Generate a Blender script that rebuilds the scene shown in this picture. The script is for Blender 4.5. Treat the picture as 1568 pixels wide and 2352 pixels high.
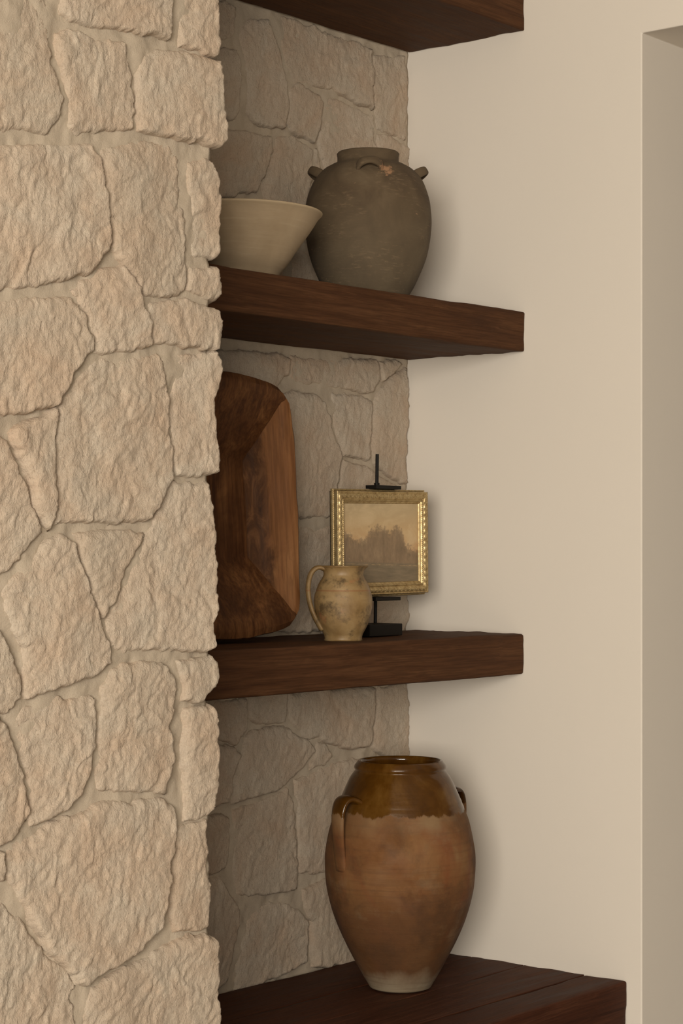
import bpy, bmesh, math, random
import numpy as np
from mathutils import Vector, Matrix

for o in list(bpy.data.objects):
    bpy.data.objects.remove(o)
scene = bpy.context.scene
C = scene.collection

# ------------------------------------------------------------------ camera
EYE = 1.4664
YAW, F, CX, CY, PY = 0.8784, 4625.1, -4.1019, -3.1811, 1267.1
cam_data = bpy.data.cameras.new('camera')
cam = bpy.data.objects.new('camera', cam_data)
C.objects.link(cam)
cam.location = (CX, CY, EYE)
cam.rotation_euler = (math.pi / 2, 0, -YAW)
cam_data.sensor_fit = 'HORIZONTAL'
cam_data.sensor_width = 36
cam_data.lens = 36 * F / 1568
cam_data.shift_y = (PY - 1176) / 1568
cam_data.clip_start = 0.05
scene.camera = cam

# ------------------------------------------------------------------ world, lights, exposure
world = bpy.data.worlds.new('world')
scene.world = world
world.use_nodes = True
wbg = world.node_tree.nodes['Background']
wbg.inputs[0].default_value = (1.0, 0.88, 0.75, 1)
wbg.inputs[1].default_value = 0.13

def area(name, loc, target, sx, sy, power, col):
    d = bpy.data.lights.new(name, 'AREA')
    d.shape = 'RECTANGLE'; d.size = sx; d.size_y = sy
    d.energy = power; d.color = col
    o = bpy.data.objects.new(name, d); C.objects.link(o)
    o.location = loc
    o.rotation_euler = (Vector(target) - Vector(loc)).to_track_quat('-Z', 'Y').to_euler()
    return o
area('window_daylight', (-6.7, -4.4, 1.85), (-0.6, -0.2, 1.4), 2.3, 1.9, 410, (1.0, 0.925, 0.815))
vs = scene.view_settings
vs.view_transform = 'Standard'; vs.look = 'None'
vs.exposure = 0.0; vs.gamma = 1.0; vs.use_curve_mapping = False

# ------------------------------------------------------------------ maths helpers
SA, CA = math.sin(YAW), math.cos(YAW)

def at_y(u, v, y):
    """the point of the vertical plane at depth y seen in the direction (u, v)"""
    k = (u - 784) / F
    dx, dy = SA + k * CA, CA - k * SA
    t = (y - CY) / dy
    return CX + t * dx, EYE + (PY - v) / F * t

rng = np.random.RandomState(7)
PERM = np.concatenate([rng.permutation(256)] * 3)
VALS = rng.rand(256) * 2 - 1

def vnoise(x, y, z):
    xi, yi, zi = np.floor(x).astype(int), np.floor(y).astype(int), np.floor(z).astype(int)
    fx, fy, fz = x - xi, y - yi, z - zi
    s = lambda t: t * t * t * (t * (t * 6 - 15) + 10)
    fx, fy, fz = s(fx), s(fy), s(fz)
    def h(a, b, c):
        return VALS[PERM[PERM[PERM[(xi + a) & 255] + ((yi + b) & 255)] + ((zi + c) & 255)]]
    def lx(b, c):
        return h(0, b, c) * (1 - fx) + h(1, b, c) * fx
    return ((lx(0, 0) * (1 - fy) + lx(1, 0) * fy) * (1 - fz)
            + (lx(0, 1) * (1 - fy) + lx(1, 1) * fy) * fz)

def fbm(x, y, z, octv=4, gain=0.5):
    r, a = 0, 1.0
    for i in range(octv):
        r = r + a * vnoise(x + 17.3 * i, y + 5.1 * i, z + 9.7 * i)
        x, y, z, a = x * 2.03, y * 2.03, z * 2.03, a * gain
    return r

def sstep(a, b, x):
    t = np.clip((x - a) / (b - a), 0, 1)
    return t * t * (3 - 2 * t)

# ------------------------------------------------------------------ object helpers
def mesh_obj(name, verts, faces, m, parent=None, smooth=True):
    me = bpy.data.meshes.new(name)
    me.from_pydata([tuple(v) for v in verts], [], [tuple(int(i) for i in f) for f in faces])
    for mm in (m if isinstance(m, (list, tuple)) else [m]):
        me.materials.append(mm)
    if smooth:
        me.polygons.foreach_set('use_smooth', [True] * len(me.polygons))
    me.update()
    o = bpy.data.objects.new(name, me)
    C.objects.link(o)
    if parent:
        o.parent = parent
    return o

def quad_mesh_obj(name, V, Q, m, parent=None, smooth=True):
    """fast path for big quad arrays"""
    me = bpy.data.meshes.new(name)
    me.vertices.add(len(V)); me.vertices.foreach_set('co', np.asarray(V, dtype=np.float32).ravel())
    n = len(Q)
    me.loops.add(n * 4); me.loops.foreach_set('vertex_index', np.asarray(Q, dtype=np.int32).ravel())
    me.polygons.add(n)
    me.polygons.foreach_set('loop_start', np.arange(n, dtype=np.int32) * 4)
    me.polygons.foreach_set('use_smooth', np.full(n, smooth))
    me.materials.append(m)
    me.update(calc_edges=True); me.validate()
    o = bpy.data.objects.new(name, me)
    C.objects.link(o)
    if parent:
        o.parent = parent
    return o

def thing(name, label, cat, loc, group=None):
    o = bpy.data.objects.new(name, None)
    C.objects.link(o)
    o.location = loc
    o.empty_display_size = 0.05
    o['label'] = label; o['category'] = cat
    if group:
        o['group'] = group
    return o

def struct(o):
    o['kind'] = 'structure'
    return o

def box_vf(x0, x1, y0, y1, z0, z1):
    v = [(x, y, z) for z in (z0, z1) for y in (y0, y1) for x in (x0, x1)]
    f = [(0, 2, 3, 1), (4, 5, 7, 6), (0, 1, 5, 4), (2, 6, 7, 3), (0, 4, 6, 2), (1, 3, 7, 5)]
    return v, f

def join_vf(parts):
    V, Fc = [], []
    for v, f in parts:
        n = len(V)
        V += list(v); Fc += [tuple(i + n for i in q) for q in f]
    return V, Fc

def lathe_vf(profile, seg=96, closed_bottom=True, wob=0.0, seed=0.0):
    """profile: (radius, z) from bottom outside, up, over the rim and down inside"""
    prof = np.array(profile, float)
    n = len(prof)
    th = np.linspace(0, 2 * math.pi, seg, endpoint=False)
    R = prof[:, 0][:, None] * np.ones(seg)[None]
    Z = prof[:, 1][:, None] * np.ones(seg)[None]
    if wob:
        R = R * (1 + wob * fbm(np.cos(th)[None] * 1.5 + seed + 0 * R, np.sin(th)[None] * 1.5 + 0 * R, Z * 9, 3))
    V = np.stack([R * np.cos(th), R * np.sin(th), Z], -1).reshape(-1, 3)
    Fc = []
    for i in range(n - 1):
        for j in range(seg):
            a, b = i * seg + j, i * seg + (j + 1) % seg
            Fc.append((a, b, b + seg, a + seg))
    Fc.append(tuple(range(seg))[::-1])
    Fc.append(tuple((n - 1) * seg + j for j in range(seg)))
    return V, Fc

def smooth_profile(pts, n=60):
    """Catmull-Rom through (r, z) points"""
    p = np.array(pts, float)
    p = np.vstack([2 * p[0] - p[1], p, 2 * p[-1] - p[-2]])
    out = []
    k = len(p) - 3
    per = max(2, n // k)
    for i in range(k):
        a, b, c, d = p[i:i + 4]
        for t in np.linspace(0, 1, per, endpoint=False):
            out.append(0.5 * ((2 * b) + (-a + c) * t + (2 * a - 5 * b + 4 * c - d) * t * t + (-a + 3 * b - 3 * c + d) * t ** 3))
    out.append(p[-2])
    return [tuple(q) for q in out]

def sweep_vf(path, wid, thk, side, seg=14, power=2.6):
    """sweep a rounded strap along a path: wid along 'side', thk across; each may be a list"""
    P = [Vector(p) for p in path]
    n = len(P)
    W = wid if hasattr(wid, '__len__') else [wid] * n
    T = thk if hasattr(thk, '__len__') else [thk] * n
    V, Fc = [], []
    side = Vector(side).normalized()
    for i in range(n):
        t = (P[min(i + 1, n - 1)] - P[max(i - 1, 0)]).normalized()
        s = (side - t * side.dot(t)).normalized()
        nn = t.cross(s)
        for j in range(seg):
            a = 2 * math.pi * j / seg
            c, q = math.cos(a), math.sin(a)
            e = 2 / power
            V.append(P[i] + s * (W[i] / 2 * math.copysign(abs(c) ** e, c)) + nn * (T[i] / 2 * math.copysign(abs(q) ** e, q)))
    for i in range(n - 1):
        for j in range(seg):
            a, b = i * seg + j, i * seg + (j + 1) % seg
            Fc.append((a, b, b + seg, a + seg))
    Fc.append(tuple(range(seg))[::-1]); Fc.append(tuple((n - 1) * seg + j for j in range(seg)))
    return V, Fc

def bez(pts, n=24):
    pts = [np.array(p, float) for p in pts]
    out = []
    for t in np.linspace(0, 1, n):
        q = pts
        while len(q) > 1:
            q = [a * (1 - t) + b * t for a, b in zip(q[:-1], q[1:])]
        out.append(tuple(q[0]))
    return out

# ------------------------------------------------------------------ node helpers
class NM:
    def __init__(s, name, rough=0.8):
        s.m = bpy.data.materials.new(name); s.m.use_nodes = True
        s.t = s.m.node_tree
        s.b = s.t.nodes['Principled BSDF']
        s.b.inputs['Roughness'].default_value = rough
        s.tc = s.t.nodes.new('ShaderNodeTexCoord')
    def n(s, typ, **k):
        x = s.t.nodes.new(typ)
        for a, b in k.items():
            setattr(x, a, b)
        return x
    def put(s, sock, v):
        if hasattr(v, 'is_output'):
            s.t.links.new(v, sock)
        else:
            if isinstance(v, tuple) and len(v) == 3 and sock.type == 'RGBA':
                v = v + (1,)
            sock.default_value = v
    def coord(s, scale=(1, 1, 1), which='Object', loc=(0, 0, 0), rot=(0, 0, 0)):
        mp = s.n('ShaderNodeMapping')
        s.t.links.new(s.tc.outputs[which], mp.inputs[0])
        mp.inputs['Scale'].default_value = scale
        mp.inputs['Location'].default_value = loc
        mp.inputs['Rotation'].default_value = rot
        return mp.outputs[0]
    def noise(s, co, scale=5, detail=4, rough=0.5, dist=0.0):
        x = s.n('ShaderNodeTexNoise')
        s.t.links.new(co, x.inputs['Vector'])
        x.inputs['Scale'].default_value = scale; x.inputs['Detail'].default_value = detail
        x.inputs['Roughness'].default_value = rough; x.inputs['Distortion'].default_value = dist
        return x.outputs['Fac']
    def ramp(s, f, stops, interp='LINEAR'):
        x = s.n('ShaderNodeValToRGB')
        x.color_ramp.interpolation = interp
        el = x.color_ramp.elements
        while len(el) < len(stops):
            el.new(0.5)
        for e, (p, c) in zip(el, stops):
            e.position = p
            e.color = (c, c, c, 1) if not hasattr(c, '__len__') else tuple(c) + (1,)
        s.put(x.inputs[0], f)
        return x.outputs[0]
    def mix(s, f, a, b, mode='MIX'):
        x = s.n('ShaderNodeMix', data_type='RGBA', blend_type=mode)
        s.put(x.inputs[0], f); s.put(x.inputs[6], a); s.put(x.inputs[7], b)
        return x.outputs[2]
    def math(s, op, a, b=0.0, clamp=False):
        x = s.n('ShaderNodeMath', operation=op, use_clamp=clamp)
        s.put(x.inputs[0], a); s.put(x.inputs[1], b)
        return x.outputs[0]
    def sep(s, co):
        x = s.n('ShaderNodeSeparateXYZ')
        s.t.links.new(co, x.inputs[0])
        return x.outputs
    def bump(s, h, strength=0.3, dist=0.01, prev=None):
        x = s.n('ShaderNodeBump')
        s.put(x.inputs['Height'], h)
        x.inputs['Strength'].default_value = strength; x.inputs['Distance'].default_value = dist
        if prev is not None:
            s.t.links.new(prev, x.inputs['Normal'])
        return x.outputs[0]
    def out(s, col=None, rough=None, nor=None, metal=None, coat=None):
        if col is not None: s.put(s.b.inputs['Base Color'], col)
        if rough is not None: s.put(s.b.inputs['Roughness'], rough)
        if nor is not None: s.put(s.b.inputs['Normal'], nor)
        if metal is not None: s.put(s.b.inputs['Metallic'], metal)
        if coat is not None: s.put(s.b.inputs['Coat Weight'], coat)
        return s.m

# ------------------------------------------------------------------ materials
def stone_mat():
    m = NM('limestone', 0.95)
    co = m.coord()
    oi = m.n('ShaderNodeObjectInfo')
    base = m.mix(oi.outputs['Random'], (0.450, 0.376, 0.292), (0.500, 0.424, 0.336))
    big = m.ramp(m.noise(co, 9, 4, 0.6, 0.6), [(0.36, 0.0), (0.68, 1.0)])
    c = m.mix(m.math('MULTIPLY', big, 0.65), base, (0.455, 0.325, 0.225))
    pale = m.ramp(m.noise(m.coord(loc=(3, 1, 7)), 22, 5, 0.65, 0.4), [(0.55, 0.0), (0.78, 1.0)])
    c = m.mix(m.math('MULTIPLY', pale, 0.6), c, (0.55, 0.475, 0.375))
    fine = m.noise(co, 240, 4, 0.7)
    c = m.mix(m.math('MULTIPLY', m.ramp(fine, [(0.32, 1.0), (0.52, 0.0)]), 0.35), c, (0.28, 0.21, 0.14))
    ro = (0.35, 0.6, 0.9)
    h1 = m.noise(m.coord((1.0, 1.0, 0.55), rot=(0.0, -0.45, 0.0)), 85, 6, 0.62, 0.5)
    pit = m.ramp(m.noise(m.coord(loc=(5, 9, 2)), 130, 3, 0.6), [(0.26, 1.0), (0.34, 0.0)])
    c = m.mix(m.math('MULTIPLY', pit, 0.55), c, (0.25, 0.185, 0.12))
    b = m.bump(h1, 0.75, 0.0050)
    b = m.bump(fine, 0.7, 0.0026, b)
    b = m.bump(m.noise(co, 520, 2, 0.7), 0.5, 0.0012, b)
    return m.out(c, 0.95, b)

def mortar_mat():
    m = NM('mortar', 0.95)
    co = m.coord()
    c = m.mix(m.noise(co, 14, 4), (0.400, 0.332, 0.250), (0.445, 0.372, 0.285))
    g = m.noise(co, 420, 3, 0.7)
    c = m.mix(m.math('MULTIPLY', m.ramp(g, [(0.35, 1.0), (0.5, 0.0)]), 0.3), c, (0.32, 0.25, 0.18))
    b = m.bump(m.noise(co, 60, 4, 0.6), 0.4, 0.004)
    b = m.bump(g, 0.5, 0.0015, b)
    return m.out(c, 0.95, b)

def plaster_mat(name='plaster'):
    m = NM(name, 0.85)
    co = m.coord()
    c = m.mix(m.noise(co, 2.2, 3), (0.69, 0.635, 0.555), (0.72, 0.66, 0.58))
    b = m.bump(m.noise(co, 260, 3, 0.6), 0.10, 0.0012)
    b = m.bump(m.noise(co, 7, 3, 0.5), 0.06, 0.01, b)
    return m.out(c, 0.85, b)

def wood_mat(name, dark, mid, light, rough=0.6, seed=0.0, grain=1.0):
    m = NM(name, rough)
    m.b.inputs['Specular IOR Level'].default_value = 0.12
    g1 = m.noise(m.coord((2.2, 40, 40), loc=(seed, seed * 2, seed)), 1.0, 6, 0.62, 0.8)
    g2 = m.noise(m.coord((9.0, 260, 260), loc=(seed, seed, 3)), 1.0, 4, 0.65, 0.2)
    blot = m.noise(m.coord((3.2, 9, 9), loc=(seed, 0, 2)), 1.3, 5, 0.62, 0.4)
    c = m.ramp(g1, [(0.28, dark), (0.5, mid), (0.75, light)])
    c = m.mix(m.math('MULTIPLY', m.ramp(blot, [(0.36, 1.0), (0.60, 0.0)]), 0.55), c, tuple(0.5 * (p + q) for p, q in zip(dark, mid)))
    c = m.mix(m.math('MULTIPLY', m.ramp(g2, [(0.40, 1.0), (0.56, 0.0)]), 0.38), c, tuple(0.55 * x for x in dark))
    crack = m.noise(m.coord((1.3, 60, 60), loc=(seed * 3, 2, seed)), 1.0, 3, 0.5, 0.3)
    c = m.mix(m.math('MULTIPLY', m.ramp(crack, [(0.25, 1.0), (0.30, 0.0)]), 0.6), c, tuple(0.3 * x for x in dark))
    rub = m.ramp(m.noise(m.coord((7, 60, 60), loc=(1, seed, 9)), 1.0, 5, 0.7), [(0.62, 0.0), (0.78, 1.0)])
    c = m.mix(m.math('MULTIPLY', rub, 0.45), c, tuple(1.5 * x for x in light))
    b = m.bump(g2, 0.3 * grain, 0.0016)
    b = m.bump(g1, 0.3 * grain, 0.002, b)
    return m.out(c, m.ramp(g1, [(0.3, rough - 0.08), (0.7, rough + 0.12)]), b)

STONE = stone_mat(); MORTAR = mortar_mat(); PLASTER = plaster_mat()
CEIL = plaster_mat('ceiling_plaster')
BEAM = wood_mat('reclaimed_beam_wood', (0.042, 0.0165, 0.0065), (0.079, 0.0335, 0.0138), (0.120, 0.056, 0.0245), 0.68, 1.7)
BENCH = wood_mat('dark_bench_wood', (0.034, 0.0105, 0.0048), (0.066, 0.0225, 0.0105), (0.105, 0.043, 0.0215), 0.6, 5.3)
bm_ = NM('black_metal', 0.5)
bm_.b.inputs['Specular IOR Level'].default_value = 0.14
BLACK = bm_.out((0.0095, 0.0075, 0.0058), 0.5)

def floor_mat():
    m = NM('pale_oak_floor', 0.6)
    g = m.noise(m.coord((3, 40, 40)), 1.0, 4, 0.6, 1.0)
    return m.out(m.ramp(g, [(0.3, (0.40, 0.355, 0.30)), (0.7, (0.48, 0.43, 0.365))]), 0.6)

# ------------------------------------------------------------------ room shell
Y_CHIM = -0.68            # mortar face of the chimney breast
Y_END = -0.6976           # where the right wall stops at the opening
Z_HEAD = 2.688            # underside of the opening's header
CEIL_Z = 3.25
v, f = box_vf(-8, 3, -6, 0.4, -0.08, 0)
struct(mesh_obj('floor', v, f, floor_mat(), smooth=False))
v, f = box_vf(-8, 3, -6, 0.4, CEIL_Z, CEIL_Z + 0.08)
struct(mesh_obj('ceiling', v, f, CEIL, smooth=False))
# right wall: solid up to the opening, header over the opening
L = [(0.3, 0), (0.3, CEIL_Z), (-2.4, CEIL_Z), (-2.4, Z_HEAD), (Y_END, Z_HEAD), (Y_END, 0)]
v = [(x, y, z) for x in (0, 0.6) for y, z in L]
f = [tuple(range(6)), tuple(range(11, 5, -1))] + [(i, (i + 1) % 6, (i + 1) % 6 + 6, i + 6)[::-1] for i in range(6)]
wr = struct(mesh_obj('wall_right', v, f, PLASTER, smooth=False))
bv = wr.modifiers.new('bevel', 'BEVEL'); bv.width = 0.003; bv.segments = 2

def mortar_sheet(name, x0, x1, z0, z1, y, depth, step, seed):
    nx, nz = int((x1 - x0) / step) + 1, int((z1 - z0) / step) + 1
    X, Z = np.meshgrid(np.linspace(x0, x1, nx), np.linspace(z0, z1, nz))
    Y = y - 0.0030 * fbm(X * 28 + seed, X * 0, Z * 28, 5, 0.6) - 0.0035 * fbm(X * 6 + seed, X * 0 + 3, Z * 6, 2)
    V = np.stack([X, Y, Z], -1).reshape(-1, 3)
    I = np.arange(nx * nz).reshape(nz, nx)
    Q = np.stack([I[:-1, :-1], I[:-1, 1:], I[1:, 1:], I[1:, :-1]], -1).reshape(-1, 4)
    # sides and back
    ring = np.concatenate([I[0, :], I[1:, -1], I[-1, -2::-1], I[-2:0:-1, 0]])
    nb = len(V)
    B = V[ring].copy(); B[:, 1] = y + depth
    V = np.vstack([V, B])
    k = len(ring); a = np.arange(k); b = (a + 1) % k
    S = np.stack([ring[b], ring[a], nb + a, nb + b], -1)
    return quad_mesh_obj(name, V, np.vstack([Q, S]), MORTAR)

XR = at_y(475, 1200, Y_CHIM)[0]        # right face of the chimney breast
wl = struct(mortar_sheet('wall_left', -3.3, XR, 0.0, CEIL_Z, Y_CHIM - 0.0018, 0.6818, 0.006, 1.0))
wb = struct(mortar_sheet('wall_back', XR - 0.01, 0.0, 0.0, CEIL_Z, 0.0026, 0.15, 0.006, 5.0))

# ------------------------------------------------------------------ stones
def stone(poly, ybase, parent, seed, proud=0.014, off=0.008, step=0.0032, rough=1.0, skirt=0.03, rlim=None):
    """poly: outline (u, v) as measured; becomes a split-face stone standing proud of the mortar at depth ybase"""
    r = random.Random(seed)
    P = np.array([at_y(u, w, ybase - off) for u, w in poly])
    if rlim is not None:
        P[:, 0] = np.minimum(P[:, 0], rlim)
    m = 0.007
    x0, z0 = P.min(0) - m; x1, z1 = P.max(0) + m
    nx, nz = int((x1 - x0) / step) + 2, int((z1 - z0) / step) + 2
    X, Z = np.meshgrid(np.linspace(x0, x1, nx), np.linspace(z0, z1, nz))
    sx = seed * 3.71
    wx = X + 0.0042 * fbm(X * 30 + sx, X * 0, Z * 30, 5, 0.62); wz = Z + 0.0042 * fbm(X * 30, X * 0 + sx, Z * 30, 5, 0.62)
    D = np.full(X.shape, 1e9); NX = np.zeros(X.shape); NZ = np.zeros(X.shape); ins = np.zeros(X.shape, bool)
    n = len(P)
    area2 = sum(P[i][0] * P[(i + 1) % n][1] - P[(i + 1) % n][0] * P[i][1] for i in range(n))
    sg = 1 if area2 > 0 else -1
    for i in range(n):
        a, b = P[i], P[(i + 1) % n]
        e = b - a; L2 = (e * e).sum() + 1e-12
        t = np.clip(((wx - a[0]) * e[0] + (wz - a[1]) * e[1]) / L2, 0, 1)
        d = np.hypot(wx - a[0] - t * e[0], wz - a[1] - t * e[1])
        k = d < D
        D = np.where(k, d, D)
        L = math.sqrt(L2)
        NX = np.where(k, sg * e[1] / L, NX); NZ = np.where(k, -sg * e[0] / L, NZ)
        if abs(e[1]) > 1e-9:
            c = ((a[1] > wz) != (b[1] > wz)) & (wx < a[0] + (wz - a[1]) / e[1] * e[0])
            ins ^= c
    S = np.where(ins, D, -D)
    face = (NX * -0.75 + NZ * 0.66) * 0.5 + 0.5           # 1 on upper-left sides, 0 on lower-right sides
    bw = 0.006 + 0.026 * sstep(0.35, 1.0, face)
    bw = np.minimum(bw, 0.35 * max(S.max(), 0.02) + 0.004)
    q = np.clip((S + 0.003) / (bw + 0.003), 0, 1)
    pr = proud * r.uniform(0.75, 1.3)
    soft = sstep(0.35, 1.0, face)
    rise = (1 - soft) * np.sqrt(np.clip(1 - (1 - q) ** 2, 0, 1)) + soft * (0.30 + 0.70 * q * (2 - q) - 0.30 * (1 - np.clip(q * 5, 0, 1)))
    H = -0.014 * (1 - np.clip((S + 0.003) / 0.008, 0, 1)) ** 2 + pr * rise - np.clip(-S - 0.003, 0, 1) * 5
    xc, zc = P.mean(0)
    H += rise * ((X - xc) * r.uniform(-0.01, 0.05) - (Z - zc) * r.uniform(-0.02, 0.045))
    # split-face relief: broad hollows, oblique flakes and chips
    ang = -r.uniform(0.25, 0.85)
    A = X * math.cos(ang) + Z * math.sin(ang); B = -X * math.sin(ang) + Z * math.cos(ang)
    rel = 0.0042 * fbm(X * 9 + sx, X * 0 + sx, Z * 9, 3)
    wv = 0.9 * fbm(X * 14 + sx, X * 0 + 2, Z * 14, 2)
    fl = fbm(A * 34 + sx + wv, X * 0 + 4, B * 23 + wv, 4, 0.6)
    rel += 0.0012 * (np.abs(fl) * 2 - 0.7)
    st2 = fbm(A * 17 + 5 + wv, X * 0 + sx, B * 12 + sx, 4, 0.58)
    rel += 0.0016 * sstep(-0.06, 0.14, st2)
    rel += 0.0011 * fbm(A * 90 + wv, X * 0 + sx, B * 70, 4, 0.62)
    H += rough * rel * (0.25 + 0.75 * rise)
    Y = ybase - H
    keep_v = S > -0.006
    I = np.arange(nx * nz).reshape(nz, nx)
    kf = keep_v[:-1, :-1] & keep_v[:-1, 1:] & keep_v[1:, 1:] & keep_v[1:, :-1]
    Q = np.stack([I[:-1, :-1], I[:-1, 1:], I[1:, 1:], I[1:, :-1]], -1)[kf]
    V = np.stack([X, Y, Z], -1).reshape(-1, 3)
    # skirt into the wall
    ed = np.concatenate([Q[:, [0, 1]], Q[:, [1, 2]], Q[:, [2, 3]], Q[:, [3, 0]]])
    key = ed[:, 0].astype(np.int64) * 10 ** 7 + ed[:, 1]; rkey = ed[:, 1].astype(np.int64) * 10 ** 7 + ed[:, 0]
    be = ed[~np.isin(key, rkey)]
    bi = np.unique(be)
    mp = np.zeros(len(V), int); mp[bi] = len(V) + np.arange(len(bi))
    SB = V[bi].copy(); SB[:, 1] = ybase + skirt
    V = np.vstack([V, SB])
    SQ = np.stack([be[:, 1], be[:, 0], mp[be[:, 0]], mp[be[:, 1]]], -1)
    Q = np.vstack([Q, SQ])
    used = np.unique(Q)
    re = np.zeros(len(V), int); re[used] = np.arange(len(used))
    return quad_mesh_obj('stone', V[used], re[Q], STONE, parent)

def S1(pts, oy, ox=0, sc=3.0154):
    return [(x / sc + ox, y / sc + oy) for x, y in pts]

front = [
 S1([(-90,-90),(330,-90),(340,60),(328,130),(360,200),(378,370),(360,430),(420,590),(440,690),(410,850),(300,935),(180,905),(60,900),(-90,930)], 0),
 S1([(425,-90),(1190,-90),(1190,30),(1175,130),(1165,275),(1030,240),(930,240),(800,205),(620,180),(500,150),(430,95)], 0),
 S1([(1250,-90),(1510,-90),(1525,50),(1525,200),(1530,400),(1480,395),(1390,365),(1240,325),(1245,150)], 0),
 S1([(400,215),(500,190),(640,250),(860,270),(890,380),(925,560),(935,700),(910,800),(925,870),(900,890),(700,910),(540,955),(470,870),(480,700),(470,620),(410,430),(390,300)], 0),
 S1([(1000,370),(1120,325),(1300,345),(1500,420),(1515,500),(1520,700),(1530,850),(1535,985),(1490,1020),(1380,1000),(1160,965),(1070,930),(950,910),(930,800),(950,700),(940,500),(960,420)], 0),
 S1([(-90,1000),(130,985),(500,990),(630,1000),(700,1090),(715,1200),(740,1370),(750,1480),(760,1600),(750,1740),(680,1830),(610,1900),(470,1940),(300,1980),(100,2005),(-90,2020)], 0),
 [(225,336),(290,318),(390,330),(410,358),(415,405),(421,478),(425,524),(426,590),(427,620),(424,663),(411,680),(371,685),(335,680),(318,656),(292,612),(275,594),(258,560),(250,500),(240,400),(232,360)],
 S1([(1300,1100),(1420,1085),(1480,1130),(1525,1240),(1530,1500),(1530,1760),(1500,1790),(1330,1770),(1325,1600),(1320,1350),(1295,1220)], 0),
 S1([(1300,40),(1500,30),(1520,100),(1540,200),(1545,265),(1440,285),(1340,230),(1290,190)], 600),
 S1([(690,60),(760,20),(870,20),(960,160),(1000,300),(1040,480),(1055,580),(880,630),(750,640),(660,630),(640,520),(610,420),(540,250),(500,170),(630,90)], 600),
 S1([(1010,270),(1240,262),(1290,250),(1380,285),(1520,335),(1530,450),(1520,610),(1300,595),(1200,575),(1075,570),(1040,470)], 600),
 S1([(-90,270),(150,250),(400,235),(490,245),(545,290),(600,400),(630,520),(620,630),(550,720),(490,840),(430,910),(400,980),(330,1020),(150,1065),(0,1085),(-90,1080)], 600),
 S1([(640,690),(900,665),(1100,640),(1145,700),(1170,850),(1175,1060),(1165,1110),(1190,1290),(1190,1480),(1150,1590),(1060,1740),(1030,1800),(850,1805),(600,1810),(385,1840),(380,1700),(390,1300),(405,1200),(425,1080),(420,990),(490,890),(560,760)], 600),
 S1([(1250,640),(1510,630),(1540,690),(1530,830),(1490,960),(1500,1200),(1515,1300),(1500,1480),(1380,1485),(1215,1470),(1195,1300),(1185,1100),(1200,900),(1230,720)], 600),
 S1([(100,1130),(250,1080),(390,1010),(408,1080),(392,1200),(378,1300),(374,1600),(366,1750),(340,1860),(310,1840),(250,1730),(215,1650),(180,1500),(110,1300),(60,1180)], 600),
 [(-30,975),(0,991),(20,1018),(40,1061),(60,1107),(70,1160),(96,1207),(99,1222),(76,1250),(50,1279),(26,1306),(0,1326),(-30,1338)],
 [(400,1103),(481,1106),(489,1131),(489,1180),(495,1223),(496,1233),(497,1309),(494,1376),(486,1442),(486,1488),(464,1496),(365,1496),(265,1496),(255,1485),(244,1442),(244,1422),(284,1356),(317,1276),(347,1210),(362,1185),(386,1128)],
 S1([(530,190),(620,160),(900,165),(1020,185),(955,290),(885,460),(835,590),(738,780),(715,800),(680,740),(640,600),(570,420),(545,310)], 1160),
 S1([(0,590),(150,420),(330,245),(450,200),(510,250),(560,400),(630,590),(680,760),(740,900),(775,1070),(760,1110),(640,1180),(450,1260),(300,1310),(170,1340),(150,1250),(165,1100),(170,980),(100,880),(20,680)], 1160),
 S1([(-90,800),(0,880),(50,990),(100,1120),(135,1200),(130,1340),(80,1410),(0,1450),(-90,1470)], 1160),
 [(33,1634),(99,1610),(186,1592),(222,1594),(225,1631),(220,1674),(217,1724),(211,1750),(204,1778),(180,1828),(147,1868),(116,1886),(72,1896),(66,1871),(62,1825),(55,1775),(45,1742),(36,1704),(25,1671)],
 [(-30,1630),(10,1655),(25,1676),(33,1712),(50,1770),(59,1825),(63,1868),(54,1890),(35,1915),(15,1938),(-30,1946)],
 [(-30,1952),(8,1950),(12,1985),(12,2022),(0,2027),(-30,2030)],
 [(282,1521),(332,1518),(378,1523),(395,1545),(403,1575),(398,1618),(385,1664),(395,1704),(395,1757),(388,1785),(376,1821),(332,1818),(252,1820),(224,1811),(221,1778),(228,1732),(226,1700),(229,1641),(232,1575),(252,1541)],
 S1([(1215,1070),(1470,1040),(1510,1080),(1510,1200),(1480,1270),(1400,1350),(1270,1370),(1265,1250)], 1160),
 [(428,1628),(491,1616),(504,1638),(497,1697),(499,1757),(500,1800),(499,1811),(494,1845),(481,1868),(458,1881),(421,1886),(424,1845),(421,1778),(424,1712),(424,1650)],
 S1([(60,690),(250,590),(450,500),(720,390),(1130,360),(1200,420),(1205,560),(1190,740),(1150,830),(1160,920),(1140,1070),(1090,1250),(960,1420),(700,1580),(590,1660),(530,1650),(500,1580),(330,1420),(230,1260),(180,1120),(100,960),(45,880),(40,750)], 1712),
 S1([(-90,1010),(60,1110),(200,1250),(330,1460),(450,1530),(530,1640),(500,1740),(510,1850),(530,2080),(-90,2080)], 1712),
 S1([(1230,545),(1430,515),(1435,620),(1425,850),(1450,950),(1445,1100),(1435,1270),(1200,1300),(1180,1200),(1170,1050),(1190,850)], 1712),
 S1([(1440,1290),(1480,1320),(1500,1400),(1500,1560),(1520,1700),(1530,2080),(560,2080),(570,1780),(620,1680),(740,1600),(950,1470),(1150,1400),(1300,1310)], 1712),
]
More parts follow.
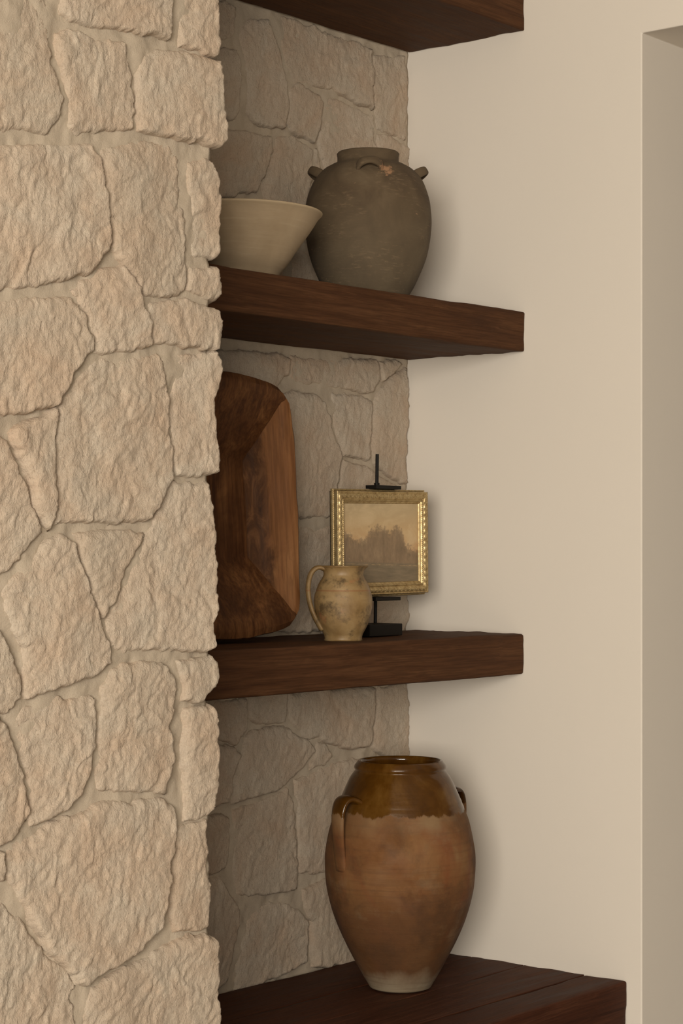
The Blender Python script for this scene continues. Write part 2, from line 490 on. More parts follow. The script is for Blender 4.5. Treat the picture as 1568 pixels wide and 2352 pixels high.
# a few more stones just past the frame's left, top and bottom edges
jr = random.Random(3)
def jq(x0, y0, x1, y1, n=3):
    j = lambda: jr.uniform(-13, 13)
    pts = []
    for (a, b), (c, d) in (((x0,y0),(x1,y0)), ((x1,y0),(x1,y1)), ((x1,y1),(x0,y1)), ((x0,y1),(x0,y0))):
        for k in range(n):
            t = (k + 0.18) / n
            pts.append((a + (c - a) * t + j(), b + (d - b) * t + j()))
    return pts
extra = []
yy = -260
while yy < 2600:
    hh = jr.uniform(190, 310)
    mid = jr.uniform(-330, -240)
    extra += [jq(mid + 12, yy, -52, yy + hh - 26), jq(mid - jr.uniform(190, 260), yy + jr.uniform(-20, 20), mid - 14, yy + hh - 26)]
    yy += hh
for (ya, yb) in ((-250, -52), (2424, 2600)):
    for xa, xb in ((-28, 180), (208, 350), (378, 498)):
        extra.append(jq(xa, ya, xb, yb))
PROUD = {0: .010, 4: .017, 13: .010, 16: .010, 26: .014}
CORNER = {2, 4, 7, 8, 10, 13, 16, 24, 25, 28, 29}      # blocks that turn the corner
for i, p in enumerate(front):
    stone(p, Y_CHIM, wl, i + 1, PROUD.get(i, 0.0115), skirt=0.14 if i in CORNER else 0.03)
for i, p in enumerate(extra):
    stone(p, Y_CHIM, wl, 100 + i, 0.014, step=0.006)

A = lambda pts: S1(pts, 0, 480, 3.136)
B = lambda pts: S1(pts, 780, 480, 3.136)
G = lambda pts: S1(pts, 1540, 460, 3.136)
D = lambda pts: S1(pts, 1900, 460, 3.136)
back = [
 A([(-60,20),(130,-10),(200,40),(200,120),(180,230),(140,285),(80,290),(-60,280)]),
 A([(-30,380),(60,350),(120,335),(190,350),(225,430),(230,550),(225,760),(210,830),(170,865),(90,840),(-30,790)]),
 A([(230,200),(290,130),(420,130),(460,230),(510,350),(540,500),(555,650),(570,760),(540,870),(530,930),(400,920),(320,895),(285,820),(270,600),(250,400),(215,260)]),
 A([(530,110),(800,200),(1080,300),(1165,360),(1170,540),(1165,700),(1170,790),(1050,740),(880,650),(770,630),(620,590),(560,500),(530,330),(510,200)]),
 A([(1190,380),(1410,400),(1420,520),(1430,750),(1420,900),(1400,1020),(1290,960),(1210,930),(1190,840),(1180,650),(1175,500)]),
 A([(580,620),(650,590),(780,670),(815,730),(800,850),(790,950),(755,1025),(650,985),(590,940),(570,870),(575,750)]),
 A([(830,690),(960,720),(1180,820),(1200,900),(1180,970),(1200,1060),(1200,1230),(830,1240),(800,1100),(790,1030),(810,850)]),
 A([(1210,960),(1300,970),(1400,1030),(1440,1080),(1440,1330),(1210,1300)]),
 A([(-60,900),(250,920),(440,980),(460,1060),(430,1180),(370,1330),(340,1390),(230,1410),(60,1420),(-60,1420)]),
 A([(480,990),(600,970),(745,1060),(750,1180),(735,1300),(700,1430),(660,1560),(400,1460),(390,1330),(450,1180)]),
 A([(762,1080),(785,1065),(800,1120),(815,1240),(780,1320),(765,1180)]),
 [(500,468),(600,478),(655,500),(650,640),(560,640),(500,625)],
 [(668,470),(760,430),(930,420),(935,540),(800,560),(670,560)],
 [(672,575),(800,575),(935,555),(937,690),(800,700),(672,690)],
 B([(-30,60),(480,90),(585,130),(570,250),(530,280),(505,340),(440,420),(-30,400)]),
 B([(600,110),(1000,130),(1200,135),(1220,230),(1215,300),(1170,375),(1100,380),(900,350),(760,330),(590,290),(600,180)]),
 B([(1230,145),(1340,150),(1390,175),(1300,260),(1240,305),(1228,230)]),
 B([(560,360),(760,380),(820,430),(870,560),(895,700),(940,800),(930,930),(910,1080),(880,1270),(640,1290),(300,1290),(300,440),(500,420)]),
 B([(890,390),(1050,395),(1180,430),(1170,600),(1160,720),(1160,850),(1130,885),(1030,850),(960,830),(920,690),(900,550)]),
 B([(1210,390),(1300,270),(1410,190),(1425,400),(1420,700),(1430,1050),(1390,1040),(1270,970),(1180,900),(1175,760),(1190,600),(1195,450)]),
 B([(965,865),(1130,900),(1250,990),(1360,1060),(1430,1090),(1430,1250),(920,1280),(930,1080),(950,950)]),
 [(640,1210),(760,1206),(835,1206),(838,1330),(760,1452),(640,1452)],
 [(850,1195),(936,1190),(938,1340),(855,1352)],
 [(850,1365),(930,1358),(943,1388),(944,1425),(930,1450),(845,1452)],
 [(440,820),(560,915),(560,1180),(440,1180)], [(440,1200),(620,1205),(620,1455),(440,1455)],
 G([(60,200),(330,190),(330,420),(260,545),(100,480),(40,400)]),
 G([(345,180),(610,150),(620,320),(600,370),(400,385),(350,330)]),
 G([(640,150),(1240,110),(1235,300),(1220,470),(1180,560),(1050,560),(960,540),(850,480),(760,490),(690,430),(640,350)]),
 G([(1262,110),(1490,90),(1500,400),(1505,640),(1400,650),(1230,560),(1242,400)]),
 G([(380,420),(560,390),(640,395),(720,460),(820,550),(820,590),(740,690),(620,820),(560,860),(380,910),(230,960),(240,850),(280,650),(320,480)]),
 G([(40,560),(110,505),(240,545),(290,595),(230,800),(200,950),(40,1000)]),
 G([(835,520),(900,512),(940,590),(955,640),(880,680),(760,735),(830,610)]),
 [(675,1790),(747,1756),(814,1742),(940,1755),(940,2010),(760,2005),(690,2005),(684,1900)],
 [(540,1862),(635,1822),(663,1806),(676,1859),(676,1923),(680,2000),(677,2040),(648,2053),(594,2053),(545,2056),(535,2010),(538,1950)],
 [(450,1870),(528,1875),(529,1930),(521,1995),(505,2004),(450,2017)],
 D([(-40,385),(150,335),(215,500),(278,600),(268,720),(235,900),(200,1100),(130,1180),(-40,1180)]),
 D([(390,560),(600,530),(735,600),(770,690),(766,850),(760,980),(600,1055),(400,1140),(240,1190),(285,900),(325,700)]),
 D([(730,455),(900,375),(1500,375),(1500,1000),(960,1000),(810,1000),(795,850),(797,690),(745,560)]),
]
for i, p in enumerate(back):
    stone(p, 0.004, wb, 200 + i, 0.010, off=0.006, step=0.0036, rough=0.8, skirt=0.02, rlim=-0.0005)

# ------------------------------------------------------------------ beams
def beam_vf(x0, x1, y0, y1, z0, z1, r=0.006, step=0.012, amp=0.0012, seed=0.0):
    lo = np.array([x0, y0, z0]); hi = np.array([x1, y1, z1])
    def axis_pts(a, b):
        n = max(2, int((b - a) / step))
        inner = np.linspace(a + r, b - r, n)
        return np.concatenate([[a, a + r * 0.12, a + r * 0.45], inner, [b - r * 0.45, b - r * 0.12, b]])
    ax = [axis_pts(lo[i], hi[i]) for i in range(3)]
    VV, QQ, base = [], [], 0
    for d in range(3):
        i, j = [(1, 2), (2, 0), (0, 1)][d]
        for s in (0, 1):
            Aa, Bb = np.meshgrid(ax[i], ax[j], indexing='ij')
            P = np.zeros(Aa.shape + (3,))
            P[..., i] = Aa; P[..., j] = Bb; P[..., d] = hi[d] if s else lo[d]
            I = base + np.arange(Aa.size).reshape(Aa.shape)
            q = np.stack([I[:-1, :-1], I[1:, :-1], I[1:, 1:], I[:-1, 1:]], -1).reshape(-1, 4)
            if not s: q = q[:, ::-1]
            VV.append(P.reshape(-1, 3)); QQ.append(q); base += Aa.size
    V = np.vstack(VV); Q = np.vstack(QQ)
    key = np.round(V * 1e5).astype(np.int64)
    _, idx, inv = np.unique(key, axis=0, return_index=True, return_inverse=True)
    V = V[idx]; Q = inv.ravel()[Q]
    rr = r * (1 + 0.5 * fbm(V[:, 0] * 14 + seed, V[:, 1] * 14, V[:, 2] * 14, 3))[:, None]
    cl = np.clip(V, lo + rr, hi - rr)
    dv = V - cl; L = np.linalg.norm(dv, axis=1, keepdims=True); L[L == 0] = 1
    nrm = dv / L
    h = fbm(V[:, 0] * 7 + seed, V[:, 1] * 30, V[:, 2] * 30, 4) * amp + fbm(V[:, 0] * 2.2 + seed, V[:, 1] * 6 + 9, V[:, 2] * 6, 2) * amp * 1.6
    V = cl + nrm * (rr + h[:, None])
    return V, Q

YF = -0.3639
def shelf(label, z0, z1, seed):
    root = thing('beam_shelf', label, 'shelf', ((XR) / 2, YF / 2, z0), 'reclaimed beam shelves in the alcove')
    V, Q = beam_vf(XR - 0.02, -0.0005, YF, -0.004, z0, z1, 0.005, 0.011, 0.0014, seed)
    V = V - np.array(root.location)
    quad_mesh_obj('beam', V, Q, BEAM, root)
    return root
shelf('dark brown reclaimed beam shelf at the very top, cut off by the picture edge', 2.749, 2.865, 1.0)
shelf('dark brown beam shelf carrying the cream bowl and the grey-brown jar', 1.9591, 2.0541, 4.4)
shelf('dark brown beam shelf carrying the wooden trough, jug and framed landscape', 1.1645, 1.2646, 9.2)

YB, ZB = -0.6576, 0.45
bench = thing('plank_bench', 'deep dark red-brown wooden bench under the tall amber jar', 'bench', (XR / 2, YB / 2, 0))
def bench_piece(name, y0, y1, z0, z1, seed, r=0.004, x0=XR + 0.035, x1=-0.0005):
    V, Q = beam_vf(x0, x1, y0, y1, z0, z1, r, 0.012, 0.0010, seed)
    quad_mesh_obj(name, V - np.array(bench.location), Q, BENCH, bench)
bench_piece('plank', -0.205, -0.010, ZB - 0.05, ZB, 2.0, 0.0025)
bench_piece('plank', -0.3625, -0.2065, ZB - 0.05, ZB - 0.0006, 3.0, 0.0025)
bench_piece('plank', -0.5385, -0.3640, ZB - 0.05, ZB - 0.0003, 6.0, 0.0025)
bench_piece('front_beam', YB, -0.5400, ZB - 0.15, ZB, 7.0, 0.009)
for k in range(2):
    bench_piece('front_panel', YB + 0.02, YB + 0.06, 0.001 + k * 0.15, 0.001 + k * 0.15 + 0.147, 11.0 + k, 0.003)

# ------------------------------------------------------------------ pottery
def pot_scale(u, y):
    k = (u - 784) / F
    dx, dy = SA + k * CA, CA - k * SA
    t = (y - CY) / dy
    return CX + t * dx, t / F                      # x position, metres per unit of outline

# --- large grey-brown jar with four lugs
JY = -0.200
JX, JS = pot_scale(845, JY)
JZ = 2.0541
zz = lambda v, s, z: EYE + (PY - v) * s - z
prof = [(zz_r * JS, max(0.0, zz(v, JS, JZ))) for zz_r, v in
        [(86, 694.0), (98, 673), (108, 655), (129, 607), (139, 570), (145, 523), (144, 489), (139, 455), (125, 418), (105, 394), (84, 381)]]
jprof = smooth_profile(prof, 70)
jprof = [(prof[0][0] - 0.006, 0.0)] + [(r, max(z, 0.003)) for r, z in jprof]
zr = zz(352, JS, JZ)
jprof += [(0.0745, zr - 0.026), (0.0725, zr - 0.020), (0.0725, zr - 0.010), (0.0738, zr - 0.003), (0.0715, zr), (0.066, zr - 0.001), (0.063, zr - 0.012), (0.064, zr - 0.03),
          (0.10, zr - 0.06), (0.13, zr - 0.12), (0.12, zr - 0.24), (0.06, 0.012)]

def jar_mat():
    m = NM('grey_brown_earthenware', 0.9)
    co = m.coord()
    big = m.noise(co, 10, 5, 0.6, 0.6)
    c = m.ramp(big, [(0.28, (0.056, 0.035, 0.0175)), (0.5, (0.088, 0.059, 0.0305)), (0.74, (0.128, 0.091, 0.051))])
    z = m.sep(m.coord())[2]
    low = m.ramp(z, [(0.10, 1.0), (0.24, 0.0)])
    c = m.mix(m.math('MULTIPLY', low, 0.38), c, (0.118, 0.092, 0.056))
    sc = m.noise(m.coord((45, 45, 210)), 1.0, 4, 0.65, 0.2)
    patch = m.ramp(m.noise(m.coord((1, 1, 1.6), loc=(4, 2, 1)), 12, 3), [(0.42, 0.0), (0.62, 1.0)])
    scm = m.math('MULTIPLY', m.ramp(sc, [(0.54, 0.0), (0.72, 1.0)]), patch)
    c = m.mix(m.math('MULTIPLY', scm, 0.6), c, (0.22, 0.15, 0.085))
    sp = m.ramp(m.noise(m.coord((1, 1, 2.2), loc=(1, 8, 3)), 34, 3, 0.6), [(0.70, 0.0), (0.76, 1.0)])
    c = m.mix(m.math('MULTIPLY', sp, 0.7), c, (0.33, 0.19, 0.105))
    d = m.n('ShaderNodeVectorMath', operation='DISTANCE')
    m.t.links.new(co, d.inputs[0])
    ca = math.atan2(-CA, -SA) + 0.33
    d.inputs[1].default_value = (0.128 * math.cos(ca), 0.128 * math.sin(ca), zz(404, JS, JZ))
    chip = m.math('ADD', d.outputs['Value'], m.math('MULTIPLY', m.math('SUBTRACT', m.noise(m.coord((60, 60, 110)), 1.0, 4, 0.65), 0.5), 0.075))
    c = m.mix(m.ramp(chip, [(0.010, 0.75), (0.018, 0.0)]), c, (0.40, 0.22, 0.115))
    b = m.bump(m.noise(m.coord((30, 30, 260)), 1.0, 4, 0.6), 0.25, 0.002)
    b = m.bump(m.noise(co, 180, 4, 0.6), 0.25, 0.0015, b)
    return m.out(c, 0.9, b)
JAR = jar_mat()
jar = thing('clay_jar', 'large matte grey-brown clay jar with small lug handles beside the cream bowl', 'jar', (JX, JY, JZ))
v, f = lathe_vf(jprof, 112, wob=0.006, seed=2.0)
mesh_obj('body', v, f, JAR, jar)
cam_ang = math.atan2(-CA, -SA)                      # direction from pot to camera
for k in range(4):
    th = cam_ang + k * math.pi / 2 + 0.02
    o_ = Vector((math.cos(th), math.sin(th), 0)); tg = Vector((-math.sin(th), math.cos(th), 0))
    nn = (o_ * 0.86 + Vector((0, 0, 0.5))).normalized()
    base = o_ * 0.113 + Vector((0, 0, zz(405, JS, JZ)))
    path = []
    for s in np.linspace(-0.12, 1.12, 22):
        a = math.pi * s
        path.append(base + tg * (0.0265 * math.cos(a)) + nn * (0.026 * math.sin(a)))
    dn = nn.cross(tg)
    w = [0.0175 + 0.006 * abs(math.cos(math.pi * s)) for s in np.linspace(-0.12, 1.12, 22)]
    v, f = sweep_vf(path, w, 0.0105, dn, 12, 3.0)
    mesh_obj('lug_handle', v, f, JAR, jar)

# --- cream bowl
BY = -0.205
BX, BS = pot_scale(540, BY)
Rb = 200 * BS
hb = EYE + (PY - 490) * BS - 2.0541
def bowl_mat():
    m = NM('cream_stoneware', 0.75)
    co = m.coord()
    z = m.sep(m.coord())[2]
    c = m.mix(m.ramp(m.noise(m.coord((1, 1, 0.5)), 9, 4, 0.55, 0.5), [(0.35, 0.0), (0.7, 1.0)]), (0.33, 0.245, 0.150), (0.415, 0.315, 0.200))
    st = m.noise(m.coord((9, 9, 120)), 1.0, 3, 0.6)
    c = m.mix(m.math('MULTIPLY', m.ramp(st, [(0.5, 0.0), (0.7, 1.0)]), 0.22), c, (0.50, 0.40, 0.27))
    c = m.mix(m.ramp(z, [(hb - 0.012, 0.0), (hb - 0.004, 0.35)]), c, (0.52, 0.41, 0.26))
    sp = m.ramp(m.noise(co, 55, 3, 0.6), [(0.70, 0.0), (0.76, 1.0)])
    c = m.mix(m.math('MULTIPLY', sp, 0.3), c, (0.26, 0.17, 0.10))
    b = m.bump(m.noise(m.coord((14, 14, 130)), 1.0, 3, 0.6), 0.22, 0.002)
    return m.out(c, 0.72, b)
bowl = thing('ceramic_bowl', 'wide cream ceramic bowl with flared sides half hidden by the stone corner', 'bowl', (BX, BY, 2.0541))
bs = BS
bp = smooth_profile([(0.0895, 0.003), (0.099, 0.018), (0.1160, 0.040), (0.1353, 0.070), (0.1637, 0.110), (0.1800, hb - 0.013), (Rb - 0.001, hb - 0.004)], 36)
bp = [(0.086, 0.0)] + bp + [(Rb, hb - 0.0015), (Rb - 0.002, hb), (Rb - 0.006, hb + 0.0004), (Rb - 0.010, hb - 0.003), (Rb - 0.022, hb - 0.022), (0.145, hb - 0.055), (0.115, 0.07), (0.09, 0.03), (0.05, 0.016)]
v, f = lathe_vf(bp, 112, wob=0.004, seed=6.0)
mesh_obj('body', v, f, bowl_mat(), bowl)

# --- small ochre jug
GX, GY, GZ = None, -0.275, 1.2646
GX, GS = pot_scale(788, GY)
gp = [(hw * GS, zz(v, GS, GZ)) for hw, v in
      [(43, 1466), (45.5, 1456), (55, 1438), (62, 1418), (66.5, 1395), (67.5, 1378), (64.5, 1361), (57, 1341), (49, 1328), (45.5, 1320), (46.5, 1311), (50, 1304), (53.5, 1300.5)]]
gp = smooth_profile(gp, 76)
gp = [(gp[0][0] - 0.004, 0.0), (gp[0][0] + 0.0015, 0.001)] + [(r, max(z, 0.004)) for r, z in gp]
ztop = gp[-1][1]
lin = zz(1356, GS, GZ)
gp = [(r - 0.0012 * math.exp(-((z - lin) / 0.0016) ** 2), z) for r, z in gp]
gp += [(gp[-1][0] - 0.0015, ztop + 0.0015), (gp[-1][0] - 0.004, ztop), (0.044, ztop - 0.012), (0.041, ztop - 0.024), (0.058, ztop - 0.06), (0.06, 0.08), (0.04, 0.01)]
def jug_mat():
    m = NM('ochre_glaze', 0.5)
    co = m.coord()
    z = m.sep(m.coord())[2]
    c = m.ramp(m.noise(co, 16, 5, 0.6, 0.5), [(0.3, (0.17, 0.098, 0.034)), (0.5, (0.255, 0.162, 0.066)), (0.72, (0.335, 0.228, 0.105))])
    dk = m.ramp(m.noise(m.coord(loc=(2.2, 1.3, 0.4)), 17, 7, 0.74, 0.08), [(0.52, 0.0), (0.64, 1.0)])
    c = m.mix(m.math('MULTIPLY', dk, 0.85), c, (0.070, 0.043, 0.018))
    ln = m.math('SUBTRACT', 1.0, m.math('MULTIPLY', m.math('ABSOLUTE', m.math('SUBTRACT', z, lin)), 500.0), True)
    c = m.mix(m.math('MULTIPLY', ln, 0.7), c, (0.24, 0.08, 0.03))
    rd = m.ramp(m.noise(m.coord(loc=(7, 3, 1)), 20, 4, 0.6), [(0.58, 0.0), (0.68, 1.0)])
    c = m.mix(m.math('MULTIPLY', rd, 0.6), c, (0.33, 0.12, 0.045))
    b = m.bump(m.noise(m.coord((40, 40, 160)), 1.0, 4, 0.6), 0.2, 0.0015)
    return m.out(c, m.ramp(m.noise(co, 30, 3), [(0.35, 0.42), (0.65, 0.7)]), b)
JUG = jug_mat()
jug = thing('clay_jug', 'small ochre glazed jug with loop handle in front of the framed landscape', 'jug', (GX, GY, GZ))
v, f = lathe_vf(gp, 96, wob=0.008, seed=9.0)
jb = mesh_obj('body', v, f, JUG, jug)
# pulled spout on the side away from the handle
hdir = Vector((-CA, SA, 0)) * 0.97 + Vector((-SA, -CA, 0)) * 0.24
hdir.normalize()
for vv in jb.data.vertices:
    if vv.co.z > ztop - 0.03:
        d_ = Vector((vv.co.x, vv.co.y, 0))
        if d_.length > 0:
            a = d_.normalized().dot(-hdir)
            k = max(0, (a - 0.75) / 0.25) ** 2 * max(0, (vv.co.z - ztop + 0.03) / 0.03) ** 1.5
            vv.co.x += -hdir.x * 0.006 * k; vv.co.y += -hdir.y * 0.006 * k
zh = lambda v: zz(v, GS, GZ)
pts = [hdir * 0.044 + Vector((0, 0, zh(1307))), hdir * 0.064 + Vector((0, 0, zh(1294))), hdir * 0.090 + Vector((0, 0, zh(1306))), hdir * 0.090 + Vector((0, 0, zh(1362))),
       hdir * 0.080 + Vector((0, 0, zh(1395))), hdir * 0.066 + Vector((0, 0, zh(1420))), hdir * 0.050 + Vector((0, 0, zh(1446)))]
path = bez(pts, 34)
tgd = (-hdir.y, hdir.x, 0)
v, f = sweep_vf(path, [0.026 - 0.006 * math.sin(math.pi * i / 33) for i in range(34)], [0.011] * 34, tgd, 14, 2.2)
mesh_obj('handle', v, f, JUG, jug)

# --- tall amber glazed jar on the bench
AY = -0.288
AX, AS = pot_scale(919, AY)
AZ = ZB
ap = [(hw * AS, zz(v, AS, AZ)) for hw, v in
      [(67, 2268), (71.5, 2262), (76, 2254), (88.6, 2233), (116.7, 2182), (141, 2131), (159, 2080), (169.4, 2029), (172.6, 1978), (169.6, 1939.6), (158.5, 1888.6), (147, 1858), (137, 1832), (117.5, 1788), (106, 1771)]]
ap = smooth_profile(ap, 90)
ap = [(ap[0][0] - 0.005, 0.0)] + [(r, max(z, 0.003)) for r, z in ap]
for gv in (1836, 1828, 1851):
    gz = zz(gv, AS, AZ)
    ap = [(r + 0.0010 * math.exp(-((z - gz) / 0.0022) ** 2), z) for r, z in ap]
zl = lambda v: zz(v, AS, AZ)
ap += [(0.1045, zl(1768)), (0.1058, zl(1765.5)), (0.1075, zl(1763)), (0.1075, zl(1759)), (0.1055, zl(1755)), (0.1015, zl(1750)), (0.0988, zl(1746)), (0.0965, zl(1745)),
       (0.0925, zl(1746.5)), (0.091, zl(1756)), (0.096, zl(1775)), (0.118, zl(1830)), (0.150, zl(1920)), (0.158, zl(1980)), (0.13, zl(2120)), (0.05, 0.02)]
def amphora_mat():
    m = NM('amber_glazed_terracotta', 0.6)
    m.b.inputs['Specular IOR Level'].default_value = 0.35
    co = m.coord()
    z = m.sep(m.coord())[2]
    H = lambda v: zl(v)
    # bare terracotta body with stains
    c = m.ramp(m.noise(m.coord((1, 1, 0.8)), 7, 5, 0.6, 0.7), [(0.28, (0.070, 0.026, 0.0070)), (0.48, (0.150, 0.063, 0.0185)), (0.64, (0.190, 0.092, 0.032)), (0.8, (0.215, 0.130, 0.058))])
    ru = m.ramp(m.noise(m.coord((1, 1, 0.35), loc=(3, 5, 2)), 9, 4, 0.6, 0.6), [(0.52, 0.0), (0.68, 1.0)])
    c = m.mix(m.math('MULTIPLY', ru, 0.6), c, (0.155, 0.042, 0.012))
    dk = m.ramp(m.noise(m.coord(loc=(9, 1, 4)), 11, 6, 0.68, 0.12), [(0.48, 0.0), (0.66, 1.0)])
    zd = m.ramp(z, [(H(2250), 0.8), (H(2080), 0.9), (H(2000), 0.5), (H(1900), 0.4)])
    c = m.mix(m.math('MULTIPLY', dk, zd), c, (0.045, 0.022, 0.0085))
    lowtone = m.ramp(z, [(H(2200), 0.70), (H(2090), 0.62), (H(2010), 0.0)])
    c = m.mix(lowtone, c, (0.085, 0.036, 0.012))
    gr = m.ramp(m.noise(m.coord((1, 1, 1.4), loc=(2, 8, 6)), 8, 6, 0.68, 0.1), [(0.53, 0.0), (0.72, 1.0)])
    c = m.mix(m.math('MULTIPLY', gr, 0.45), c, (0.21, 0.148, 0.080))
    wob = m.math('MULTIPLY', m.math('SUBTRACT', m.noise(m.coord((1, 1, 0.3)), 18, 4, 0.6), 0.5), 0.075)
    zw = m.math('ADD', z, wob)
    c = m.mix(m.ramp(zw, [(H(2262), 0.85), (H(2240), 0.5), (H(2212), 0.0)]), c, (0.26, 0.21, 0.14))
    th = m.noise(m.coord((6, 6, 110)), 1.0, 3, 0.6)
    c = m.mix(m.math('MULTIPLY', m.ramp(th, [(0.36, 1.0), (0.5, 0.0)]), 0.25), c, (0.075, 0.033, 0.012))
    pale = m.math('MULTIPLY', m.ramp(zw, [(H(1905), 0.0), (H(1868), 0.75), (H(1850), 0.75)]), m.ramp(m.noise(m.coord(loc=(5, 5, 5)), 8, 4), [(0.4, 0.2), (0.62, 1.0)]))
    c = m.mix(pale, c, (0.225, 0.145, 0.070))
    # glazed collar
    zg = m.math('ADD', z, m.math('MULTIPLY', m.math('SUBTRACT', m.noise(m.coord((1, 1, 0.15)), 30, 4, 0.6), 0.5), 0.050))
    gl = m.ramp(zg, [(H(1860), 0.0), (H(1856), 1.0)])
    gc = m.ramp(m.noise(m.coord((1, 1, 0.7), loc=(4, 4, 0)), 11, 5, 0.6, 0.4), [(0.3, (0.032, 0.012, 0.0016)), (0.52, (0.074, 0.029, 0.0036)), (0.78, (0.145, 0.072, 0.015))])
    c = m.mix(gl, c, gc)
    rough = m.mix(gl, m.ramp(m.noise(co, 20, 4), [(0.35, 0.68), (0.65, 0.9)]), (0.15, 0.15, 0.15))
    b = m.bump(m.noise(m.coord((10, 10, 150)), 1.0, 3, 0.6), 0.22, 0.002)
    b = m.bump(m.noise(co, 45, 5, 0.6), 0.16, 0.003, b)
    return m.out(c, rough, b)
AMB = amphora_mat()
amph = thing('storage_jar', 'tall amber and terracotta jar with glazed collar on the dark wooden bench', 'jar', (AX, AY, AZ))
v, f = lathe_vf(ap, 128, wob=0.006, seed=12.0)
mesh_obj('body', v, f, AMB, amph)
for sgn in (0, 1):
    th = cam_ang - math.radians(53) + sgn * math.pi
    o_ = Vector((math.cos(th), math.sin(th), 0)); tg = (-math.sin(th), math.cos(th), 0)
    k = AS
    pts = [o_ * (124 * k) + Vector((0, 0, zl(1838))), o_ * (158 * k) + Vector((0, 0, zl(1808))), o_ * (190 * k) + Vector((0, 0, zl(1816))),
           o_ * (182 * k) + Vector((0, 0, zl(1872))), o_ * (179 * k) + Vector((0, 0, zl(1920))), o_ * (168 * k) + Vector((0, 0, zl(1985)))]
    path = bez(pts, 36)
    W = [0.052 - 0.016 * (i / 35) + 0.018 * (1 - i / 35) ** 4 for i in range(36)]
    v, f = sweep_vf(path, W, [0.018 - 0.004 * (i / 35) for i in range(36)], tg, 16, 2.2)
    h = mesh_obj('handle', v, f, AMB, amph)

# ------------------------------------------------------------------ wooden dough trough leaning on the back wall
def trough_mats():
    def mk(name, d, mm, l, hi, stain=False):
        m = NM(name, 0.6)
        m.b.inputs['Specular IOR Level'].default_value = 0.16
        g = m.noise(m.coord((26, 26, 3.0), loc=(1, 2, 3)), 1.0, 5, 0.6, 1.6)
        fi = m.noise(m.coord((170, 170, 7)), 1.0, 4, 0.6, 0.4)
        bl = m.noise(m.coord((5, 5, 3)), 1.4, 5, 0.65, 0.8)
        c = m.ramp(g, [(0.3, d), (0.5, mm), (0.72, l)])
        c = m.mix(m.math('MULTIPLY', m.ramp(bl, [(0.44, 1.0), (0.58, 0.0)]), 0.65), c, hi)
        c = m.mix(m.math('MULTIPLY', m.ramp(fi, [(0.40, 1.0), (0.55, 0.0)]), 0.35), c, tuple(0.4 * x for x in d))
        if stain:        # handled, darker patina towards the floor of the trough
            yy = m.math('ADD', m.sep(m.coord())[1], m.math('MULTIPLY', m.math('SUBTRACT', m.noise(m.coord((14, 14, 7), loc=(2, 6, 1)), 1.0, 6, 0.68, 0.8), 0.5), 0.085))
            k = m.n('ShaderNodeMapRange', interpolation_type='SMOOTHSTEP')
            m.put(k.inputs[0], yy); k.inputs[1].default_value = -0.086; k.inputs[2].default_value = -0.060
            pat = m.ramp(m.noise(m.coord((22, 22, 9), loc=(3, 3, 3)), 1.0, 6, 0.7, 1.5), [(0.34, (0.034, 0.012, 0.004)), (0.52, (0.090, 0.036, 0.0115)), (0.7, (0.20, 0.088, 0.032))])
            c = m.mix(k.outputs[0], c, pat)
        cr = m.ramp(m.noise(m.coord(loc=(4, 0, 2)), 30, 6, 0.7, 1.0), [(0.66, 0.0), (0.72, 1.0)])
        c = m.mix(m.math('MULTIPLY', cr, 0.5), c, tuple(0.35 * x for x in d))
        kd = m.n('ShaderNodeVectorMath', operation='DISTANCE')
        m.t.links.new(m.coord((1, 0.2, 0.75)), kd.inputs[0])
        kd.inputs[1].default_value = (0.187, 0.0, 0.322)
        c = m.mix(m.ramp(kd.outputs['Value'], [(0.004, 0.9), (0.008, 0.35), (0.013, 0.0)]), c, tuple(0.3 * x for x in d))
        b = m.bump(fi, 0.3, 0.0012); b = m.bump(g, 0.4, 0.003, b)
        return m.out(c, m.ramp(g, [(0.3, 0.55), (0.7, 0.75)]), b)
    dark = mk('dark_trough_wood', (0.066, 0.0235, 0.0080), (0.140, 0.057, 0.0195), (0.225, 0.102, 0.038), (0.054, 0.0195, 0.0068))
    worn = mk('worn_trough_wood', (0.165, 0.064, 0.020), (0.235, 0.104, 0.038), (0.30, 0.148, 0.060), (0.185, 0.076, 0.026), True)
    return dark, worn
TD, TW = trough_mats()
trough = thing('dough_trough', 'carved brown wooden dough trough standing on end against the back wall', 'trough', (0, 0, 0))

def rect_loop(hw, zc, hh, y, bow, round_r, n=26, dome=0.0):
    """closed loop of points, bowed sides (bow: sideways, dome: at the ends)"""
    pts = []
    cs = [(-hw, -hh), (hw, -hh), (hw, hh), (-hw, hh)]
    for k in range(4):
        a, b = cs[k], cs[(k + 1) % 4]
        for i in range(n):
            t = i / n
            x = a[0] + (b[0] - a[0]) * t; z = a[1] + (b[1] - a[1]) * t
            w = 4 * t * (1 - t)
            if k == 0: z -= dome * w
            if k == 1: x += bow * w
            if k == 2: z += dome * w
            if k == 3: x -= bow * w
            # rounded corners
            ex, ez = hw - abs(x), hh - abs(z)
            if round_r > 0:
                d = min(abs(t), abs(1 - t)) * math.dist(a, b)
                if d < round_r:
                    q = (1 - d / round_r) ** 2 * round_r * 0.30
                    x -= math.copysign(q, x); z -= math.copysign(q, z)
            pts.append((x, y, zc + z))
    return pts
HH = 0.302
